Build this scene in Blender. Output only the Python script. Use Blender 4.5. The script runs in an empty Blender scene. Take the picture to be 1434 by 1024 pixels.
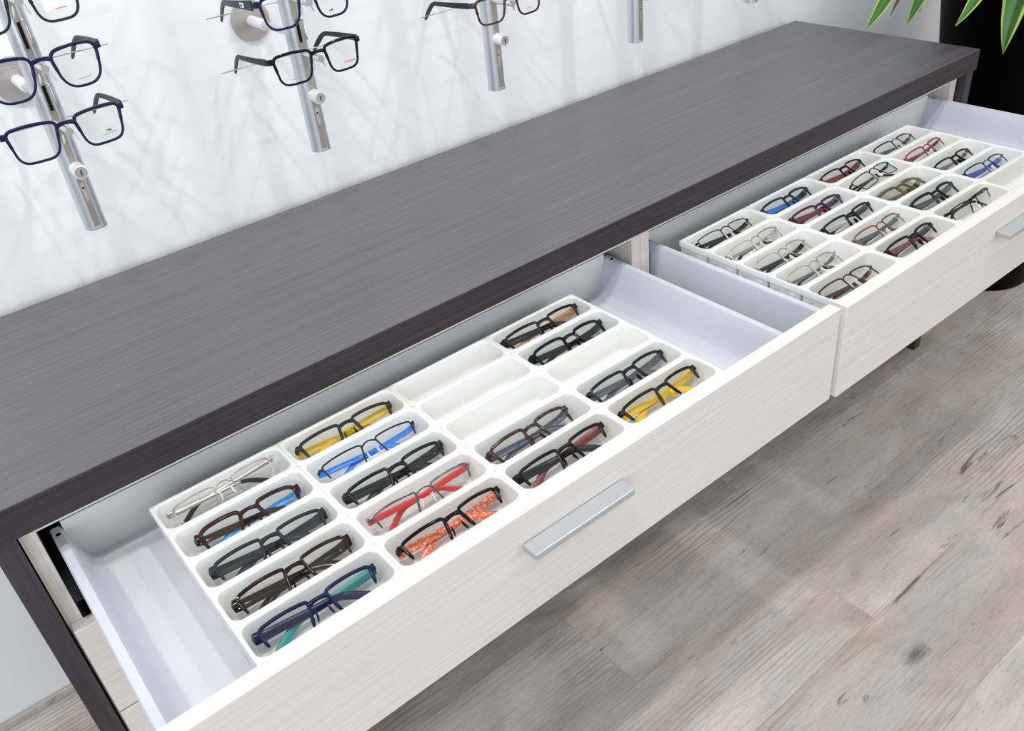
import bpy, bmesh, math, random
from mathutils import Vector, Matrix
random.seed(7)
S = bpy.context.scene
COL = S.collection

# ------------------------------------------------------------------ camera
cam_d = bpy.data.cameras.new('camera')
cam = bpy.data.objects.new('camera', cam_d); COL.objects.link(cam)
cam_d.sensor_width = 36.0; cam_d.sensor_fit = 'HORIZONTAL'
cam_d.lens = 31.2104; cam_d.clip_start = 0.02
rot = (Matrix.Rotation(math.radians(-35.07469), 3, 'Z') @ Matrix.Rotation(math.radians(55.67489), 3, 'X')
       @ Matrix.Rotation(math.radians(-6.67086), 3, 'Z'))
cam.matrix_world = Matrix.Translation((-2.06027, -0.97122, 1.44436)) @ rot.to_4x4()
S.camera = cam
S.view_settings.view_transform = 'Standard'
S.view_settings.look = 'None'
S.view_settings.exposure = 0.05
S.view_settings.gamma = 1.0
S.view_settings.use_curve_mapping = False

# ------------------------------------------------------------------ light
W = bpy.data.worlds.new('world'); S.world = W; W.use_nodes = True
bg = W.node_tree.nodes['Background']
bg.inputs[0].default_value = (0.93, 0.96, 1.0, 1); bg.inputs[1].default_value = 0.56

def area(name, loc, target, size, power, col=(1, 1, 1), shape='DISK', size_y=None):
    d = bpy.data.lights.new(name, 'AREA'); d.shape = shape; d.size = size
    if size_y: d.size_y = size_y
    d.energy = power; d.color = col
    o = bpy.data.objects.new(name, d); COL.objects.link(o)
    o.location = loc
    o.rotation_euler = (Vector(target) - Vector(loc)).to_track_quat('-Z', 'Y').to_euler()
    return o
# tall shop windows in front of the furniture (behind the viewer) and ceiling spots
area('window_light', (-3.9, -2.9, 1.7), (-1.2, 0.2, 0.9), 2.0, 46, (0.80, 0.88, 1.0), 'RECTANGLE', 1.8)
area('window_light', (0.6, -3.4, 1.9), (-0.8, 0.2, 0.6), 2.0, 26, (1.0, 0.98, 0.95), 'RECTANGLE', 1.6)
for x, y, p in ((-3.0, -0.35, 10), (-2.2, -0.75, 10), (-1.35, -0.45, 9.5), (-0.45, -0.75, 8), (0.35, -0.4, 4)):
    area('ceiling_spot', (x, y, 2.7), (x * 0.9 - 0.1, 0.15, 0.7), 0.08, p, (1.0, 0.985, 0.96))

# ------------------------------------------------------------------ materials
def new_mat(name):
    m = bpy.data.materials.new(name); m.use_nodes = True
    return m, m.node_tree, m.node_tree.nodes['Principled BSDF']
def setp(b, **k):
    for n, v in k.items():
        b.inputs[n.replace('_', ' ')].default_value = v
def node(nt, t, **k):
    n = nt.nodes.new(t)
    for a, v in k.items(): setattr(n, a, v)
    return n
def ramp(nt, stops):
    r = nt.nodes.new('ShaderNodeValToRGB')
    e = r.color_ramp.elements
    while len(e) < len(stops): e.new(0.5)
    for q, (p, c) in zip(e, stops):
        q.position = p; q.color = (*c, 1) if len(c) == 3 else c
    return r
_cache = {}
def plain(color, rough=0.4, metal=0.0, coat=0.0, noise=0.0):
    key = (color, rough, metal, coat, noise)
    if key in _cache: return _cache[key]
    m, nt, b = new_mat('finish')
    setp(b, Base_Color=(*color, 1), Roughness=rough, Metallic=metal, Coat_Weight=coat)
    if max(color) < 0.08: b.inputs['Specular IOR Level'].default_value = 0.2
    tc = node(nt, 'ShaderNodeTexCoord'); n = node(nt, 'ShaderNodeTexNoise')
    n.inputs['Scale'].default_value = 90; nt.links.new(tc.outputs['Object'], n.inputs['Vector'])
    mr = node(nt, 'ShaderNodeMapRange')
    mr.inputs[3].default_value = max(0.03, rough - 0.04); mr.inputs[4].default_value = min(1, rough + 0.04)
    nt.links.new(n.outputs['Fac'], mr.inputs[0]); nt.links.new(mr.outputs[0], b.inputs['Roughness'])
    _cache[key] = m
    return m
def grain(name, dark, light, rough, scale=(1.5, 90, 90), bump=0.0, lo=0.3, hi=0.7, fleck=None, spec=0.5, coord='Object'):
    m, nt, b = new_mat(name)
    L = nt.links.new
    tc = node(nt, 'ShaderNodeTexCoord'); mp = node(nt, 'ShaderNodeMapping')
    mp.inputs['Scale'].default_value = scale
    L(tc.outputs[coord], mp.inputs['Vector'])
    n = node(nt, 'ShaderNodeTexNoise'); n.inputs['Scale'].default_value = 3.0
    n.inputs['Detail'].default_value = 6; n.inputs['Roughness'].default_value = 0.65
    L(mp.outputs[0], n.inputs['Vector'])
    r = ramp(nt, [(lo, dark), (hi, light)]); L(n.outputs['Fac'], r.inputs[0])
    col = r.outputs[0]
    if fleck:
        mp2 = node(nt, 'ShaderNodeMapping'); mp2.inputs['Scale'].default_value = (scale[0] * 2.4, scale[1] * 2.2, scale[2] * 2.2)
        L(tc.outputs[coord], mp2.inputs['Vector'])
        n2 = node(nt, 'ShaderNodeTexNoise'); n2.inputs['Scale'].default_value = 3.0; n2.inputs['Detail'].default_value = 3
        L(mp2.outputs[0], n2.inputs['Vector'])
        r2 = ramp(nt, [(0.56, (0, 0, 0)), (0.74, (1, 1, 1))]); L(n2.outputs['Fac'], r2.inputs[0])
        mx = node(nt, 'ShaderNodeMix', data_type='RGBA'); L(r2.outputs[0], mx.inputs[0])
        L(col, mx.inputs[6]); mx.inputs[7].default_value = (*fleck, 1); col = mx.outputs[2]
    L(col, b.inputs['Base Color'])
    setp(b, Roughness=rough); b.inputs['Specular IOR Level'].default_value = spec
    if bump:
        bp = node(nt, 'ShaderNodeBump'); bp.inputs['Strength'].default_value = bump; bp.inputs['Distance'].default_value = 0.001
        L(n.outputs['Fac'], bp.inputs['Height']); L(bp.outputs[0], b.inputs['Normal'])
    return m
M = {}
M['slab'] = grain('dark_laminate', (0.050, 0.046, 0.055), (0.114, 0.106, 0.122), 0.34, (0.55, 105, 105), 0.2, fleck=(0.15, 0.14, 0.155), spec=1.0)
M['edge'] = grain('dark_edge_band', (0.018, 0.015, 0.017), (0.052, 0.046, 0.049), 0.45, (0.8, 120, 120), 0.2, spec=0.3)
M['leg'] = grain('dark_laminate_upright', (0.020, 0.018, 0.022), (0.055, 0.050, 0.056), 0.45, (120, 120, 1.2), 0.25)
M['cream'] = grain('cream_laminate', (0.66, 0.63, 0.59), (0.80, 0.775, 0.735), 0.45, (1.3, 110, 110), 0.3, 0.25, 0.7)
M['cream_v'] = grain('cream_laminate_upright', (0.60, 0.57, 0.52), (0.82, 0.79, 0.74), 0.45, (110, 110, 1.3), 0.3, 0.25, 0.7)
M['drawer'] = plain((0.58, 0.61, 0.675), 0.38)
M['drawer_floor'] = grain('drawer_floor', (0.61, 0.63, 0.68), (0.65, 0.67, 0.72), 0.5, (6, 2, 2), 0.0)
M['steel'] = grain('grey_steel', (0.60, 0.60, 0.60), (0.70, 0.70, 0.705), 0.45, (1.5, 5, 20), 0.0)
M['tray'] = plain((0.80, 0.80, 0.785), 0.45)
M['alu'] = plain((0.49, 0.50, 0.51), 0.45, 0.4)
M['rod'] = plain((0.66, 0.68, 0.73), 0.36, 0.85)
M['channel'] = plain((0.46, 0.43, 0.40), 0.35, 0.9)
M['disc'] = plain((0.50, 0.47, 0.45), 0.42, 0.8)
M['chrome'] = plain((0.75, 0.74, 0.72), 0.16, 1.0)
M['white'] = plain((0.86, 0.86, 0.86), 0.4)
M['black'] = plain((0.012, 0.012, 0.014), 0.4)
M['void'] = plain((0.004, 0.004, 0.004), 0.8)
M['soil'] = plain((0.03, 0.022, 0.016), 0.9)
M['pot'] = plain((0.001, 0.001, 0.0011), 0.42); M['pot'].node_tree.nodes['Principled BSDF'].inputs['Specular IOR Level'].default_value = 0.04
M['padclear'] = plain((0.75, 0.76, 0.76), 0.2)
M['hole'] = plain((0.55, 0.56, 0.36), 0.6)

def wall_mat():
    m, nt, b = new_mat('white_paint'); L = nt.links.new
    tc = node(nt, 'ShaderNodeTexCoord'); n = node(nt, 'ShaderNodeTexNoise'); n.inputs['Scale'].default_value = 140
    L(tc.outputs['Object'], n.inputs['Vector'])
    bp = node(nt, 'ShaderNodeBump'); bp.inputs['Strength'].default_value = 0.06; L(n.outputs['Fac'], bp.inputs['Height'])
    L(bp.outputs[0], b.inputs['Normal'])
    setp(b, Base_Color=(0.86, 0.87, 0.885, 1), Roughness=0.42)
    return m
M['wall'] = wall_mat()

def plank_mat():
    m, nt, b = new_mat('oak_vinyl_plank'); L = nt.links.new
    tc = node(nt, 'ShaderNodeTexCoord'); oi = node(nt, 'ShaderNodeObjectInfo')
    off = node(nt, 'ShaderNodeVectorMath', operation='MULTIPLY_ADD')
    cmb = node(nt, 'ShaderNodeCombineXYZ')
    for i in range(3): L(oi.outputs['Random'], cmb.inputs[i])
    L(cmb.outputs[0], off.inputs[0]); off.inputs[1].default_value = (37, 91, 53); L(tc.outputs['Object'], off.inputs[2])
    def mapped(sc):
        mp = node(nt, 'ShaderNodeMapping'); mp.inputs['Scale'].default_value = sc; L(off.outputs[0], mp.inputs['Vector']); return mp.outputs[0]
    def noise(sc, scale, det, rough=0.6, dist=0.0):
        n = node(nt, 'ShaderNodeTexNoise'); n.inputs['Scale'].default_value = scale; n.inputs['Detail'].default_value = det
        n.inputs['Roughness'].default_value = rough; n.inputs['Distortion'].default_value = dist
        L(mapped(sc), n.inputs['Vector']); return n.outputs['Fac']
    broad = noise((1.8, 4.5, 1), 1.7, 4, 0.5, 1.0)
    fine = noise((13, 130, 1), 3.0, 6, 0.7, 0.8)
    mid = noise((3.2, 22, 1), 2.4, 8, 0.7, 1.2)
    patch = noise((1.1, 3.2, 1), 2.0, 3, 0.5, 1.2)
    r = ramp(nt, [(0.25, (0.37, 0.32, 0.28)), (0.40, (0.49, 0.44, 0.395)), (0.58, (0.575, 0.525, 0.48)), (0.75, (0.65, 0.605, 0.56))])
    L(broad, r.inputs[0])
    rf = ramp(nt, [(0.28, (0.72, 0.70, 0.68)), (0.5, (1, 1, 1)), (0.75, (1.07, 1.07, 1.07))]); L(fine, rf.inputs[0])
    mul = node(nt, 'ShaderNodeMix', data_type='RGBA', blend_type='MULTIPLY'); mul.inputs[0].default_value = 0.85
    L(r.outputs[0], mul.inputs[6]); L(rf.outputs[0], mul.inputs[7])
    rm = ramp(nt, [(0.3, (0.76, 0.74, 0.72)), (0.47, (0.97, 0.97, 0.97)), (0.7, (1.05, 1.05, 1.05))]); L(mid, rm.inputs[0])
    mum = node(nt, 'ShaderNodeMix', data_type='RGBA', blend_type='MULTIPLY'); mum.inputs[0].default_value = 0.85
    L(mul.outputs[2], mum.inputs[6]); L(rm.outputs[0], mum.inputs[7]); mul = mum
    # warm / cool patches
    rp = ramp(nt, [(0.35, (0.98, 0.99, 1.02)), (0.65, (1.05, 0.985, 0.92))]); L(patch, rp.inputs[0])
    mu2 = node(nt, 'ShaderNodeMix', data_type='RGBA', blend_type='MULTIPLY'); mu2.inputs[0].default_value = 0.8
    L(mul.outputs[2], mu2.inputs[6]); L(rp.outputs[0], mu2.inputs[7])
    def ramp_(x):
        q = ramp(nt, [(0.5, (0, 0, 0)), (0.62, (0.9, 0.9, 0.9))]); L(x, q.inputs[0]); return q.outputs[0]
    # cathedral rings
    w = node(nt, 'ShaderNodeTexWave', wave_type='RINGS'); w.inputs['Scale'].default_value = 5.0; w.inputs['Distortion'].default_value = 9
    w.inputs['Detail'].default_value = 2; w.inputs['Detail Scale'].default_value = 0.8
    L(mapped((0.8, 6, 1)), w.inputs['Vector'])
    rw = ramp(nt, [(0.0, (0.70, 0.68, 0.66)), (0.35, (1, 1, 1)), (0.9, (1.06, 1.06, 1.06))]); L(w.outputs['Fac'], rw.inputs[0])
    mu3 = node(nt, 'ShaderNodeMix', data_type='RGBA', blend_type='MULTIPLY'); L(ramp_(noise((1.2, 2.5, 1), 1.5, 2)), mu3.inputs[0])
    L(mu2.outputs[2], mu3.inputs[6]); L(rw.outputs[0], mu3.inputs[7])
    # cracks and knots
    crack = noise((1.5, 14, 1), 2.0, 6, 0.62, 1.8)
    rc = ramp(nt, [(0.64, (0, 0, 0)), (0.71, (1, 1, 1))]); L(crack, rc.inputs[0])
    vo = node(nt, 'ShaderNodeTexVoronoi'); vo.inputs['Scale'].default_value = 1.0; L(mapped((2.2, 4.4, 1)), vo.inputs['Vector'])
    wob = node(nt, 'ShaderNodeMath', operation='MULTIPLY_ADD'); L(fine, wob.inputs[0]); wob.inputs[1].default_value = 0.12; L(vo.outputs['Distance'], wob.inputs[2])
    rk = ramp(nt, [(0.08, (1, 1, 1)), (0.15, (0, 0, 0))]); L(wob.outputs[0], rk.inputs[0])
    mxk = node(nt, 'ShaderNodeMath', operation='MAXIMUM'); L(rc.outputs[0], mxk.inputs[0]); L(rk.outputs[0], mxk.inputs[1])
    fac = node(nt, 'ShaderNodeMath', operation='MULTIPLY'); L(mxk.outputs[0], fac.inputs[0]); fac.inputs[1].default_value = 0.8
    mx = node(nt, 'ShaderNodeMix', data_type='RGBA'); L(fac.outputs[0], mx.inputs[0]); L(mu3.outputs[2], mx.inputs[6])
    mx.inputs[7].default_value = (0.085, 0.072, 0.065, 1)
    # per plank brightness
    pr = node(nt, 'ShaderNodeMapRange'); L(oi.outputs['Random'], pr.inputs[0]); pr.inputs[3].default_value = 0.84; pr.inputs[4].default_value = 1.14
    hs = node(nt, 'ShaderNodeHueSaturation'); L(pr.outputs[0], hs.inputs['Value']); L(mx.outputs[2], hs.inputs['Color'])
    L(hs.outputs[0], b.inputs['Base Color'])
    bp = node(nt, 'ShaderNodeBump'); bp.inputs['Strength'].default_value = 0.2; bp.inputs['Distance'].default_value = 0.001
    L(fine, bp.inputs['Height']); L(bp.outputs[0], b.inputs['Normal'])
    setp(b, Roughness=0.42)
    return m
M['plank'] = plank_mat()

def lens_mat(tint=(1, 1, 1)):
    key = ('lens', tint)
    if key in _cache: return _cache[key]
    m = bpy.data.materials.new('demo_lens'); m.use_nodes = True; nt = m.node_tree; nt.nodes.clear()
    o = node(nt, 'ShaderNodeOutputMaterial'); mx = node(nt, 'ShaderNodeMixShader')
    t = node(nt, 'ShaderNodeBsdfTransparent'); t.inputs[0].default_value = (*tint, 1)
    g = node(nt, 'ShaderNodeBsdfGlossy'); g.inputs['Roughness'].default_value = 0.02
    lwn = node(nt, 'ShaderNodeLayerWeight'); lwn.inputs['Blend'].default_value = 0.5
    pw_ = node(nt, 'ShaderNodeMath', operation='POWER'); nt.links.new(lwn.outputs['Facing'], pw_.inputs[0]); pw_.inputs[1].default_value = 4.0
    f = node(nt, 'ShaderNodeMath', operation='MULTIPLY_ADD'); nt.links.new(pw_.outputs[0], f.inputs[0]); f.inputs[1].default_value = 0.55; f.inputs[2].default_value = 0.035
    nt.links.new(f.outputs[0], mx.inputs[0]); nt.links.new(t.outputs[0], mx.inputs[1]); nt.links.new(g.outputs[0], mx.inputs[2])
    nt.links.new(mx.outputs[0], o.inputs[0]); _cache[key] = m
    return m
def spotted(a, bcol, scale=260, rough=0.2, lo=0.42, hi=0.58, vor=False):
    key = ('spot', a, bcol, scale, vor)
    if key in _cache: return _cache[key]
    m, nt, b = new_mat('patterned_acetate'); L = nt.links.new
    tc = node(nt, 'ShaderNodeTexCoord')
    n = node(nt, 'ShaderNodeTexVoronoi' if vor else 'ShaderNodeTexNoise'); n.inputs['Scale'].default_value = scale
    L(tc.outputs['Object'], n.inputs['Vector'])
    r = ramp(nt, [(lo, a), (hi, bcol)]); L(n.outputs['Distance' if vor else 'Fac'], r.inputs[0])
    L(r.outputs[0], b.inputs['Base Color']); setp(b, Roughness=rough)
    _cache[key] = m
    return m
def leaf_mat(brown=False):
    m, nt, b = new_mat('brown_leaf' if brown else 'variegated_leaf'); L = nt.links.new
    tc = node(nt, 'ShaderNodeTexCoord'); sp = node(nt, 'ShaderNodeSeparateXYZ'); L(tc.outputs['UV'], sp.inputs[0])
    n = node(nt, 'ShaderNodeTexNoise'); n.inputs['Scale'].default_value = 6
    mp = node(nt, 'ShaderNodeMapping'); mp.inputs['Scale'].default_value = (9, 0.8, 1); L(tc.outputs['UV'], mp.inputs['Vector']); L(mp.outputs[0], n.inputs['Vector'])
    ad = node(nt, 'ShaderNodeMath', operation='MULTIPLY_ADD'); L(n.outputs['Fac'], ad.inputs[0]); ad.inputs[1].default_value = 0.10; L(sp.outputs[0], ad.inputs[2])
    if brown:
        r = ramp(nt, [(0.1, (0.10, 0.035, 0.015)), (0.9, (0.17, 0.06, 0.02))])
    else:
        r = ramp(nt, [(0.10, (0.52, 0.66, 0.15)), (0.19, (0.020, 0.095, 0.008)), (0.46, (0.045, 0.19, 0.012)), (0.62, (0.018, 0.085, 0.007)), (0.86, (0.03, 0.12, 0.010)), (0.95, (0.55, 0.68, 0.17))])
    L(ad.outputs[0], r.inputs[0]); L(r.outputs[0], b.inputs['Base Color'])
    setp(b, Roughness=0.35)
    return m
M['leaf'] = leaf_mat(); M['leaf_brown'] = leaf_mat(True)

# ------------------------------------------------------------------ mesh helpers
class MB:
    def __init__(s): s.v = []; s.f = []; s.uv = None
    def box(s, x0, x1, y0, y1, z0, z1):
        b = len(s.v)
        s.v += [(x, y, z) for z in (z0, z1) for y in (y0, y1) for x in (x0, x1)]
        s.f += [tuple(b + i for i in q) for q in ((0, 2, 3, 1), (4, 5, 7, 6), (0, 1, 5, 4), (2, 6, 7, 3), (0, 4, 6, 2), (1, 3, 7, 5))]
        return s
    def loft(s, loops, closed=True, cap0=True, cap1=True):
        b = len(s.v); n = len(loops[0])
        for l in loops: s.v += [tuple(p) for p in l]
        for i in range(len(loops) - 1):
            for j in range(n if closed else n - 1):
                k = (j + 1) % n
                s.f.append((b + i * n + j, b + i * n + k, b + (i + 1) * n + k, b + (i + 1) * n + j))
        if cap0: s.f.append(tuple(b + j for j in reversed(range(n))))
        if cap1: s.f.append(tuple(b + (len(loops) - 1) * n + j for j in range(n)))
        return s
    def sweep(s, pts, sec, hint, closed=False, n=8, sq=2.0):
        """pts: list of Vectors; sec: (a,b) or list; a lies in the plane across hint, b along hint"""
        pts = [Vector(p) for p in pts]; N = len(pts)
        loops = []
        hint = Vector(hint)
        for i, p in enumerate(pts):
            if closed: t = pts[(i + 1) % N] - pts[i - 1]
            else: t = pts[min(i + 1, N - 1)] - pts[max(i - 1, 0)]
            t.normalize()
            sd = t.cross(hint); sd.normalize(); h = sd.cross(t)
            a, b = sec[i] if isinstance(sec, list) else sec
            l = []
            for k in range(n):
                th = 2 * math.pi * (k + 0.5) / n
                c, q = math.cos(th), math.sin(th)
                c = math.copysign(abs(c) ** (2 / sq), c); q = math.copysign(abs(q) ** (2 / sq), q)
                l.append(p + sd * (a * c) + h * (b * q))
            loops.append(l)
        if closed: loops.append(loops[0])
        return s.loft(loops, True, not closed, not closed)
    def cyl(s, p0, p1, r0, r1=None, n=20):
        p0, p1 = Vector(p0), Vector(p1); r1 = r0 if r1 is None else r1
        ax = (p1 - p0).normalized(); h = Vector((0, 0, 1)) if abs(ax.z) < 0.9 else Vector((1, 0, 0))
        u = ax.cross(h).normalized(); w = ax.cross(u)
        def ring(p, r): return [p + u * (r * math.cos(2 * math.pi * k / n)) + w * (r * math.sin(2 * math.pi * k / n)) for k in range(n)]
        return s.loft([ring(p0, r0), ring(p1, r1)])
    def lathe(s, prof, c=(0, 0), n=48):
        loops = [[(c[0] + r * math.cos(2 * math.pi * k / n), c[1] + r * math.sin(2 * math.pi * k / n), z) for k in range(n)] for r, z in prof]
        return s.loft(loops)
    def build(s, name, mat, parent=None, smooth=False, bevel=0.0, seg=2, origin=None):
        me = bpy.data.meshes.new(name)
        v = s.v
        if origin is not None: v = [tuple(Vector(p) - Vector(origin)) for p in v]
        me.from_pydata(v, [], s.f); me.validate()
        bm = bmesh.new(); bm.from_mesh(me); bmesh.ops.recalc_face_normals(bm, faces=bm.faces); bm.to_mesh(me); bm.free()
        if smooth:
            me.polygons.foreach_set('use_smooth', [True] * len(me.polygons))
            try: me.set_sharp_from_angle(angle=math.radians(42))
            except Exception: pass
        me.materials.append(mat)
        o = bpy.data.objects.new(name, me); COL.objects.link(o)
        if origin is not None: o.location = origin
        if parent: o.parent = parent
        if bevel:
            b = o.modifiers.new('bevel', 'BEVEL'); b.width = bevel; b.segments = seg; b.limit_method = 'ANGLE'
        return o
def empty(name, loc=(0, 0, 0)):
    o = bpy.data.objects.new(name, None); COL.objects.link(o); o.location = loc; o.empty_display_size = 0.05
    return o
def tag(o, label=None, cat=None, group=None, kind=None):
    if label: o['label'] = label
    if cat: o['category'] = cat
    if group: o['group'] = group
    if kind: o['kind'] = kind
    return o
def text_mesh(name, body, size, mat, parent, mtx, bold=False):
    c = bpy.data.curves.new(name, 'FONT'); c.body = body; c.size = size; c.extrude = 0.00008
    c.align_x = 'CENTER'; c.align_y = 'CENTER'; c.resolution_u = 2
    if bold: c.offset = size * 0.015
    t = bpy.data.objects.new(name, c); COL.objects.link(t)
    dg = bpy.context.evaluated_depsgraph_get()
    me = bpy.data.meshes.new_from_object(t.evaluated_get(dg))
    bpy.data.objects.remove(t); bpy.data.curves.remove(c)
    me.materials.clear(); me.materials.append(mat)
    o = bpy.data.objects.new(name, me); COL.objects.link(o); o.parent = parent; o.matrix_local = mtx
    return o

# ------------------------------------------------------------------ room shell
WY = 0.525
o = MB().box(-4.2, 3.2, WY, WY + 0.1, -0.02, 2.9).build('wall_back', M['wall']); tag(o, 'white painted wall behind the eyewear rods', 'wall', kind='structure')
o = MB().box(-4.2, 3.2, WY - 0.012, WY, 0, 0.014).build('baseboard_back', M['plank'], bevel=0.002); tag(o, 'low wooden strip where wall meets floor', 'baseboard', kind='structure')
fl = MB().box(-4.2, 3.2, -3.6, WY + 0.1, -0.06, -0.010).build('floor', M['soil']); tag(fl, 'grey oak plank floor', 'floor', kind='structure')
pw, pl = 0.2065, 1.22
joints = {0: -0.90, 1: -1.34 + 0.0, -1: -0.30, 2: -2.02, 3: -0.75, -2: -1.5, -3: -0.1, 4: -1.7, -4: -0.8}
pmesh = None
for k in range(-15, 5):
    y0 = -0.436 + k * pw; y1 = min(y0 + pw, WY)
    if y1 - y0 < 0.02: continue
    x = joints.get(k, random.uniform(-1.5, 0)) - 2 * pl
    while x < 3.2:
        if x + pl > -4.2:
            g = 0.00015
            full = y1 - y0 > pw - 1e-4
            if pmesh is None or not full:
                p = MB().box(g, pl - g, g, y1 - y0 - g, -0.010, 0).build('plank', M['plank'], fl)
                if full: pmesh = p
            else:
                p = pmesh.copy(); COL.objects.link(p); p.parent = fl
            p.location = (x, y0, 0)
        x += pl

# ------------------------------------------------------------------ dark table frame
T = 0.802; TB = 0.757
tb = empty('console_table', (-1.066, 0.245, 0))
tag(tb, 'long dark wood-grain console table standing against the white wall', 'table')
def at(par, mb, name, mat, **k):
    ob = mb.build(name, mat, None, **k)
    ob.parent = par; ob.matrix_parent_inverse = Matrix.Translation(-Vector(par.location)); return ob
at(tb, MB().box(-2.1345, 0, 0, 0.494, TB, T), 'table_top', M['slab'], bevel=0.0012)
at(tb, MB().box(-2.1345, 0, -0.0012, -0.0001, TB + 0.0003, T - 0.0012), 'edge_band', M['edge'])
at(tb, MB().box(0.0001, 0.0012, 0, 0.494, TB + 0.0003, T - 0.0012), 'edge_band', M['edge'])
at(tb, MB().box(-2.129, -2.1025, 0.002, 0.49, 0, TB), 'side_panel', M['leg'], bevel=0.001)
at(tb, MB().box(-0.0335, -0.006, 0.002, 0.49, 0, TB), 'side_panel', M['leg'], bevel=0.001)

# ------------------------------------------------------------------ drawer cabinets
ZS = 0.703          # top of drawer sides
ZB = 0.640          # drawer floor
FT, FB = 0.7505, 0.5886
def drawer_side(x_out, x_led, x_seam, y0, y1):
    s = 1 if x_seam > x_out else -1
    prof = [(x_out, 0.622), (x_out, ZS - 0.003), (x_out + s * 0.002, ZS), (x_led - s * 0.002, ZS), (x_led, ZS - 0.003)]
    xa, xb = x_led + (x_seam - x_led) * 0.5, x_seam
    prof += [(x_led + (xa - x_led) * t, ZS - 0.003 - (ZS - 0.015 - ZB) * t) for t in (0.35, 0.7, 1.0)]
    for t in (0.25, 0.5, 0.75, 1.0):
        a = t * math.pi / 2
        prof.append((xa + (xb - xa) * math.sin(a) ** 1.0 * t ** 0.3, ZB + 0.012 * (1 - math.sin(a))))
    prof += [(x_seam, 0.632), (x_seam, 0.622)]
    return MB().loft([[(x, y0, z) for x, z in prof], [(x, y1, z) for x, z in prof]])
def handle_mb(xc, yf, zt):
    return MB().box(xc - 0.0785, xc + 0.0785, yf - 0.025, yf - 0.0006, zt - 0.0095, zt)
def cabinet(label, panels, front, yF, outl, seamL, seamR, outr, back_y, ry):
    (a0, a1), (b0, b1) = panels
    c = empty('drawer_cabinet', ((a0 + b1) / 2, 0.25, 0.07)); tag(c, label, 'cabinet')
    at(c, MB().box(a0, a1, 0.021, 0.48, 0.07, TB - 0.0005), 'side_panel', M['cream_v'])
    at(c, MB().box(b0, b1, 0.021, 0.48, 0.07, TB - 0.0005), 'side_panel', M['cream_v'])
    at(c, MB().box(a1, b0, 0.021, 0.48, 0.739, TB - 0.0005), 'top_panel', M['cream'])
    at(c, MB().box(a1, b0, 0.021, 0.48, 0.07, 0.088), 'bottom_panel', M['cream'])
    at(c, MB().box(a1, b0, 0.472, 0.48, 0.088, 0.739), 'back_panel', M['void'])
    # drawer runners seen in the slot beside the open drawer
    for x0, x1 in ((a1, outl), (outr, b0)):
        at(c, MB().box(x0 + 0.0003, x1 - 0.0003, ry, 0.46, 0.630, 0.655), 'runner', M['black'])
    # open drawer
    d = at(c, MB().box(seamL, seamR, yF + 0.0205, back_y, 0.626, ZB), 'drawer', M['drawer_floor'])
    d['label'] = 'pulled-out top drawer with pale grey inside'
    def sub(mb, n, m, **k):
        ob = mb.build(n, m, d, **k); return ob
    f = sub(MB().box(front[0], front[1], yF, yF + 0.020, FB, FT), 'drawer_front', M['cream'], bevel=0.001)
    sub(drawer_side(outl, outl + 0.014, seamL, yF + 0.0205, back_y + 0.006), 'drawer_side', M['drawer'], smooth=True)
    sub(drawer_side(outr, outr - 0.014, seamR, yF + 0.0205, back_y + 0.006), 'drawer_side', M['drawer'], smooth=True)
    sub(MB().box(outl + 0.015, outr - 0.015, back_y, back_y + 0.005, 0.622, 0.712), 'drawer_back', M['steel'])
    for x in (outl + 0.007, outr - 0.007):
        sub(MB().cyl((x, 0.045, ZS), (x, 0.045, ZS + 0.0006), 0.003, n=14), 'screw_hole', M['void'])
    xc = (front[0] + front[1]) / 2
    h = sub(handle_mb(xc, yF, 0.7071), 'handle', M['alu'], bevel=0.0016); h['label'] = 'satin aluminium bar handle'
    # closed drawers below
    for z1, z0 in ((0.5856, 0.4195), (0.4165, 0.2500), (0.2470, 0.0720)):
        g = at(c, MB().box(front[0] + 0.0005, front[1], 0.0015, 0.0205, z0, z1), 'closed_drawer_front', M['cream'], bevel=0.001)
        hh = handle_mb(xc, 0.0015, z1 - 0.043).build('handle', M['alu'], g, bevel=0.0016)
    return c
cabinet('cream drawer cabinet away from the plant, its top drawer open holding four empty trays', ((-2.1005, -2.0815), (-1.0824, -1.0618)), (-2.0984, -1.059), -0.3755,
        -2.0686, -2.029, -1.151, -1.101, 0.056, 0.0)
cabinet('cream drawer cabinet next to the potted plant, its top drawer open', ((-1.0610, -1.0402), (-0.060, -0.038)), (-1.0502, -0.036), -0.3802,
        -1.0235, -0.985, -0.115, -0.073, 0.056, 0.06)

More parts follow.
